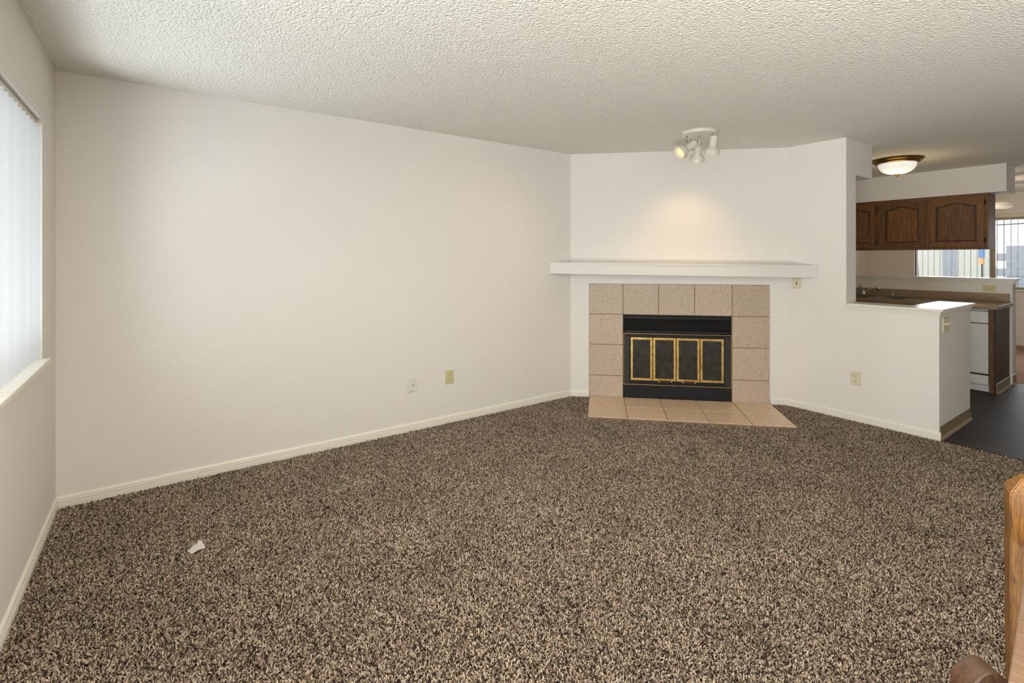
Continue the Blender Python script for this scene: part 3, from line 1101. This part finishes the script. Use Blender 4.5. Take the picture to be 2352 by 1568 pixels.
obj('base', lathe([(0.0, 0.0), (0.034, 0.0), (0.034, 0.008), (0.024, 0.016), (0.023, 0.040), (0.018, 0.052), (0.0, 0.054)], 20), 'chrome', fa, True)
sp = []
SD = Vector((-0.35, -0.94, 0)).normalized()
for k in range(11):
    u = k / 10
    sp.append(Vector((0, 0, 0.020)) + SD * (0.205 * u) + Vector((0, 0, 0.075 * math.sin(u * math.pi * 0.55))))
obj('spout', tube(sp, 0.010, 10, radii=[0.013 - 0.003 * k / 10 for k in range(11)]), 'chrome', fa, True)
obj('spout_tip', lathe([(0.0, 0), (0.014, 0), (0.015, -0.012), (0.012, -0.030), (0, -0.030)], 14, Matrix.Translation(sp[-1] + Vector((0, 0, 0.008)))), 'chrome', fa, True)
obj('lever', tube([(0, 0, 0.045), (0.005, 0.012, 0.070), (0.01, 0.040, 0.105), (0.012, 0.052, 0.120)], 0.007, 8, radii=[0.014, 0.009, 0.007, 0.013]), 'chrome', fa, True)
ag = thing('soap_dispenser', 'short chrome capped cylinder on the sink deck right of the faucet', 'dispenser', (7.895, -1.478, 0.910))
obj('body', lathe([(0.0, 0.0), (0.024, 0.0), (0.024, 0.004), (0.017, 0.006), (0.017, 0.046), (0.0, 0.046)], 18), 'chrome', ag, True)
obj('cap', lathe([(0.0, 0.046), (0.019, 0.046), (0.020, 0.056), (0.014, 0.062), (0, 0.063)], 18), 'chrome', ag, True)

bc = thing('base_cabinet', 'dark wood sink base cabinet left of the dishwasher', 'cabinet', (7.366, -0.02, 0), R(-90))
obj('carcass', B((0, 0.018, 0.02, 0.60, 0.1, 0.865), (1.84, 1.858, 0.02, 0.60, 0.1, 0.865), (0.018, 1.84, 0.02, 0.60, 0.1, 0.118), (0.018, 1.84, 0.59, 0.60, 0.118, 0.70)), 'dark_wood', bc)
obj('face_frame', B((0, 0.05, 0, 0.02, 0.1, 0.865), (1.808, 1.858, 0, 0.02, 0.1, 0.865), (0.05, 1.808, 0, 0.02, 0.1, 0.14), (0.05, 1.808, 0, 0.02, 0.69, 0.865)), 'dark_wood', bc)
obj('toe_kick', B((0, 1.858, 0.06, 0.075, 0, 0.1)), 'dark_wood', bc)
for k in range(4):
    a = 0.035 + k * 0.45
    d = obj('door', B((a, a + 0.43, -0.02, -0.001, 0.125, 0.705), bevel=0.003), 'cab_wood', bc)
    obj('raised_panel', B((a + 0.06, a + 0.37, -0.026, -0.02, 0.185, 0.645), bevel=0.005), 'cab_wood', d)

ep = thing('cabinet_end_panel', 'dark wood end panel closing the counter beside the white dishwasher', 'cabinet panel', (7.366, -2.535, 0))
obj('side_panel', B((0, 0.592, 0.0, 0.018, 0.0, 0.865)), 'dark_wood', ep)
obj('face_strip', B((-0.004, 0.016, 0.0185, 0.052, 0.0, 0.865)), 'cab_wood', ep)
obj('cove_base', prism([(a, b) for a, b in cove], 'x', 0.004, 0.592), 'cove', ep)

dw = thing('dishwasher', 'white dishwasher fitted under the tan counter', 'dishwasher', (7.378, -1.882, 0), R(-90))
obj('tub', B((0.005, 0.592, 0.03, 0.57, 0.1, 0.855)), 'dark_slot', dw)
cp = obj('control_panel', B((0.003, 0.594, -0.02, 0.03, 0.716, 0.838), (0.003, 0.594, -0.028, -0.02, 0.806, 0.838), bevel=0.003), 'dishwasher', dw)
obj('top_strip', B((0.003, 0.594, -0.005, 0.03, 0.843, 0.858), bevel=0.002), 'dishwasher', dw)
obj('knob', lathe([(0.030, 0), (0.028, 0.010), (0.016, 0.014), (0.015, 0.03), (0, 0.031)], 20, align((0.425, -0.020, 0.765), (0, -1, 0))), 'dishwasher', cp, True)
for k in range(2):
    obj('button', B((0.50 + k * 0.022, 0.515 + k * 0.022, -0.026, -0.02, 0.754, 0.775), bevel=0.002), 'white_plastic', cp)
obj('door', B((0.003, 0.594, -0.018, 0.03, 0.192, 0.708), bevel=0.004), 'dishwasher', dw)
obj('lower_panel', B((0.003, 0.594, -0.014, 0.03, 0.078, 0.174), bevel=0.003), 'dishwasher', dw)
obj('kick_plate', B((0.003, 0.594, 0.020, 0.03, 0.004, 0.070), (0.003, 0.594, 0.012, 0.02, 0.040, 0.050)), 'dishwasher', dw)

# ------------------------------------------------------------------ ceiling fan in the dining room (one blade shows past the cabinets)
fp = CAM + FWD * 6.9 + RGT * ((2225 - CX) / F_PX * 6.9)
fan = thing('ceiling_fan', 'pale ceiling fan in the dining room, mostly hidden by the cabinets', 'ceiling fan', (fp.x, fp.y, HC))
obj('canopy', lathe([(0, 0), (0.07, 0), (0.06, -0.05), (0.02, -0.06), (0, -0.06)], 20), 'white_metal', fan, True)
obj('downrod', tube([(0, 0, -0.05), (0, 0, -0.28)], 0.012, 10), 'white_metal', fan, True)
obj('motor', lathe([(0, -0.24), (0.06, -0.25), (0.09, -0.28), (0.09, -0.36), (0.05, -0.39), (0, -0.39)], 24), 'white_metal', fan, True)
fll = bpy.data.lights.new('fan_fill', 'POINT')  # fill light added to brighten the dining room wall
fll.energy = 42
fll.color = (1.0, 0.82, 0.54)
fll.shadow_soft_size = 0.08
flo2 = bpy.data.objects.new('fan_fill', fll)
COL.objects.link(flo2)
flo2.location = (fp.x, fp.y, HC - 0.60)
obj('added_bowl', lathe([(0.085, -0.39), (0.08, -0.43), (0.05, -0.465), (0, -0.475)], 24), 'dome', fan, True)  # glowing bowl added to go with the fill light
for k in range(4):
    a = math.atan2(RGT.y, RGT.x) + k * math.pi / 2
    bm = prism([(0.08, -0.02), (0.16, -0.055), (0.56, -0.065), (0.585, -0.04), (0.585, 0.04), (0.56, 0.065), (0.16, 0.055), (0.08, 0.02)], 'z', -0.004, 0.004)
    bmesh.ops.transform(bm, matrix=Matrix.Rotation(a, 4, 'Z') @ Matrix.Translation((0, 0, -0.345)) @ Matrix.Rotation(R(-16), 4, 'X'), verts=list(bm.verts))
    obj('blade', bm, 'white_plastic', fan)

# ------------------------------------------------------------------ scrap of paper on the carpet
bm = bmesh.new()
out = [(0.575, -0.952), (0.600, -0.922), (0.612, -0.905), (0.622, -0.892), (0.634, -0.905), (0.642, -0.945), (0.646, -0.962), (0.615, -0.976), (0.590, -0.987), (0.582, -0.972)]
cx_, cy_ = 0.612, -0.94
hz = [0.006, 0.012, 0.008, 0.016, 0.014, 0.008, 0.004, 0.010, 0.005, 0.009]
for dz in (0.0, 0.0008):
    c = bm.verts.new((cx_, cy_, 0.012 + dz))
    vs = [bm.verts.new((x, y, z + 0.002 + dz)) for (x, y), z in zip(out, hz)]
    for i in range(len(vs)):
        q = (c, vs[i], vs[(i + 1) % len(vs)])
        bm.faces.new(q if dz else q[::-1])
tag(obj('paper_scrap', bm, 'paper'), 'small torn scrap of white paper lying on the brown carpet', 'paper scrap')


# ------------------------------------------------------------------ wooden railing at the lower right
def CP(x, y, t):
    return CAM + FWD * t + RGT * ((x - CX) / F_PX * t) + Vector((0, 0, (CY - y) / F_PX * t))


rl = thing('wooden_railing', 'brown oak railing with slant-topped post and pale rail at lower right edge', 'railing', (2.3, -3.55, ZB))
AX = Vector((0.996, 0.09, 0)).normalized()     # along the rail
AY = Vector((-AX.y, AX.x, 0))                  # to the viewer's left of it


def oriented(bm, origin, ax=AX, ay=AY):
    m = Matrix(((ax.x, ay.x, 0, origin.x), (ax.y, ay.y, 0, origin.y), (0, 0, 1, origin.z), (0, 0, 0, 1)))
    bmesh.ops.transform(bm, matrix=Matrix.Translation(-rl.location) @ m, verts=list(bm.verts))
    return bm


# post: its left vertical edge is at the image's (2318,1125); turned so one face looks at the camera
p0 = CP(2319, 1128, 1.25)
ax2 = (RGT * 0.80 + FWD * -0.60).normalized()
ay2 = Vector((-ax2.y, ax2.x, 0))
zt = p0.z
bm = bmesh.new()
pw = 0.088
lo = [bm.verts.new((x, y, z)) for (x, y, z) in ((0.004, 0, 0), (pw, 0, 0), (pw, pw, 0), (0.004, pw, 0))]
mi = [bm.verts.new((x, y, z)) for (x, y, z) in ((0.0, 0, zt - ZB - 0.006), (pw, 0, zt - ZB + 0.030), (pw, pw, zt - ZB + 0.030), (0.0, pw, zt - ZB - 0.006))]
hi = [bm.verts.new((x, y, zt - ZB + 0.020 + 0.40 * x)) for (x, y) in ((0.026, 0.026), (pw - 0.026, 0.026), (pw - 0.026, pw - 0.026), (0.026, pw - 0.026))]
bm.faces.new(lo[::-1])
bm.faces.new(hi)
for a, b in ((lo, mi), (mi, hi)):
    for i in range(4):
        bm.faces.new((a[i], a[(i + 1) % 4], b[(i + 1) % 4], b[i]))
bmesh.ops.recalc_face_normals(bm, faces=list(bm.faces))
bmesh.ops.bevel(bm, geom=[e for e in bm.edges], offset=0.003, segments=2, affect='EDGES')
obj('newel_post', oriented(bm, Vector((p0.x, p0.y, ZB)), ax2, ay2), 'rail_wood', rl)
# flat rail, its left edge runs from (2313,1568) to (2352,1320)
q0, q1 = CP(2313, 1568, 0.813), CP(2352, 1320, 1.09)
rx = Vector((q1.x - q0.x, q1.y - q0.y, 0)).normalized()
ry = Vector((-rx.y, rx.x, 0))
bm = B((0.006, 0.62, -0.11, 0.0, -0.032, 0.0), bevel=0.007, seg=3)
obj('flat_rail', oriented(bm, Vector((q0.x, q0.y, 0.70)), rx, ry), 'rail_sheen', rl, True)
bm = B((0.02, 0.08, -0.075, -0.02, 0.0, 0.70 - 0.033 - ZB), (0.56, 0.615, -0.075, -0.02, 0.0, 0.70 - 0.033 - ZB), bevel=0.003)
obj('rail_support', oriented(bm, Vector((q0.x, q0.y, ZB)), rx, ry), 'rail_dark', rl)
# lower post with a rounded top
s0_ = CP(2228, 1572, 0.855)
bm = bmesh.new()
arc = [(0.0, 0.0)]
zt = CP(2265, 1545, 0.855).z
w2_ = 0.078
prof = [(0.0, ZB), (0.0, zt - 0.034)]
for k in range(1, 12):
    u = k / 12
    prof.append((w2_ * u, zt - 0.034 + 0.034 * math.sin(math.pi * u) ** 0.8))
prof += [(w2_, zt - 0.034), (w2_, ZB)]
bm = prism(prof, 'y', 0, 0.042)
bmesh.ops.bevel(bm, geom=list(bm.edges), offset=0.0025, segments=1, affect='EDGES')
o = obj('round_post', oriented(bm, Vector((s0_.x, s0_.y, 0)), RGT, FWD), 'rail_dark', rl)
o['label'] = 'darker lower post with a rounded top'

# ------------------------------------------------------------------ outdoors, seen through the dining window
struct('ground', B((XF + 0.16, 40, -14, 12, -0.6, -0.4)), 'ground', label='pale concrete ground outside')
struct('ground_side', B((-14, -0.16, -14, 12, -0.6, -0.4)), 'ground', label='pale concrete ground beside the living room window')
gw = thing('block_wall', 'grey block wall outside the dining room window', 'wall', (17.5, 0, -0.4))
for r in range(11):
    for c in range(17):
        x = -7.08 + c * 0.40 + (0.2 if r % 2 else 0) - 0.2
        if x + 0.397 > -0.6:
            continue
        if r == 0 and c == 0:
            bk0 = obj('block', B((0, 0.15, 0, 0.397, 0.0, 0.187), bevel=0.003), 'block', gw)
            ob = bk0
        else:
            ob = dup(bk0, gw)
        ob.location = (0, x, r * 0.19)
ch = thing('building', 'sunlit cream building outside left of the dining window bar', 'building', (17.9, 1.4, -0.4))
obj('wall', B((0, 0.25, -1.93, 3.5, 0, 3.4)), 'cream_stucco', ch)
obj('roof', B((-0.15, 0.4, -2.0, 3.8, 3.4, 3.6), bevel=0.02), 'frame_tan', ch)
shaded_slab = obj('door', B((-0.04, 0.0, -1.24, -0.95, 0.05, 2.15), bevel=0.01), 'block', ch)  # grey slab standing in for a shaded piece of the building
wv = obj('window', B((-0.03, 0.0, 0.1, 1.3, 1.0, 2.2)), 'frame_tan', ch)
obj('pane', B((-0.035, -0.03, 0.18, 1.22, 1.08, 2.12)), 'car_glass', wv)
for k, (za, zb_) in enumerate(((2.45, 3.05), (2.20, 2.75))):
    pts = []
    for i in range(9):
        u = i / 8
        pts.append((16.5 + 0 * u, 1.0 - 6 * u, za + (zb_ - za) * u - 0.25 * math.sin(math.pi * u)))
    tag(obj('overhead_cable', tube(pts, 0.012, 6), 'cable'), ['upper thin black cable crossing the sky outside the dining window', 'lower thin black cable crossing the sky outside the dining window'][k], 'cable')

car = thing('car', 'pale grey parked car seen through the dining room blind', 'car', (15.2, -2.45, -0.4), R(-90))
body = [(-0.2 - 2.0, 0.25), (-2.2, 0.62), (-1.3, 0.80), (1.6, 0.84), (2.1, 0.72), (2.15, 0.3), (1.9, 0.22), (-2.0, 0.22)]
bm = prism(body, 'y', 0.0, 1.65)
bmesh.ops.bevel(bm, geom=list(bm.edges), offset=0.05, segments=2, affect='EDGES')
obj('body', bm, 'car_paint', car, True)
bm = prism([(-0.75, 0.80), (-0.25, 1.26), (0.05, 1.36), (0.85, 1.36), (1.15, 1.24), (1.55, 0.82)], 'y', 0.12, 1.53)
bmesh.ops.bevel(bm, geom=list(bm.edges), offset=0.04, segments=2, affect='EDGES')
cb = obj('cabin', bm, 'car_paint', car, True)
obj('side_glass', B((-0.15, 0.42, 0.11, 0.125, 0.88, 1.24), (0.47, 1.05, 0.11, 0.125, 0.88, 1.24)), 'car_glass', cb)
for x in (-1.4, 1.35):
    for y in (0.0, 1.45):
        wh = obj('wheel', lathe([(0, 0), (0.2, 0), (0.31, 0.02), (0.31, 0.18), (0.2, 0.2), (0, 0.2)], 20, align((x, y, 0.31), (0, 1, 0))), 'rubber', car, True)
sg = thing('cloth_banner', 'small blue and orange cloth banner outside left of the dining window bar', 'banner', (14.0, -1.12, -0.4), R(-90))
obj('pole', tube([(0, 0.02, 0), (0, 0.02, 2.15)], 0.012, 8), 'cable', sg)
obj('blue_cloth', B((-0.05, 0.05, -0.008, 0.006, 1.79, 2.12)), 'blue_cloth', sg)
obj('orange_cloth', B((-0.05, 0.05, -0.008, 0.006, 1.66, 1.785)), 'orange_cloth', sg)
# eave shading the upper part of the living-room window
struct('eave', B((-1.3, -0.15, YS, 0.8, 2.25, 2.40)), 'eave', label='roof eave over the living room window')
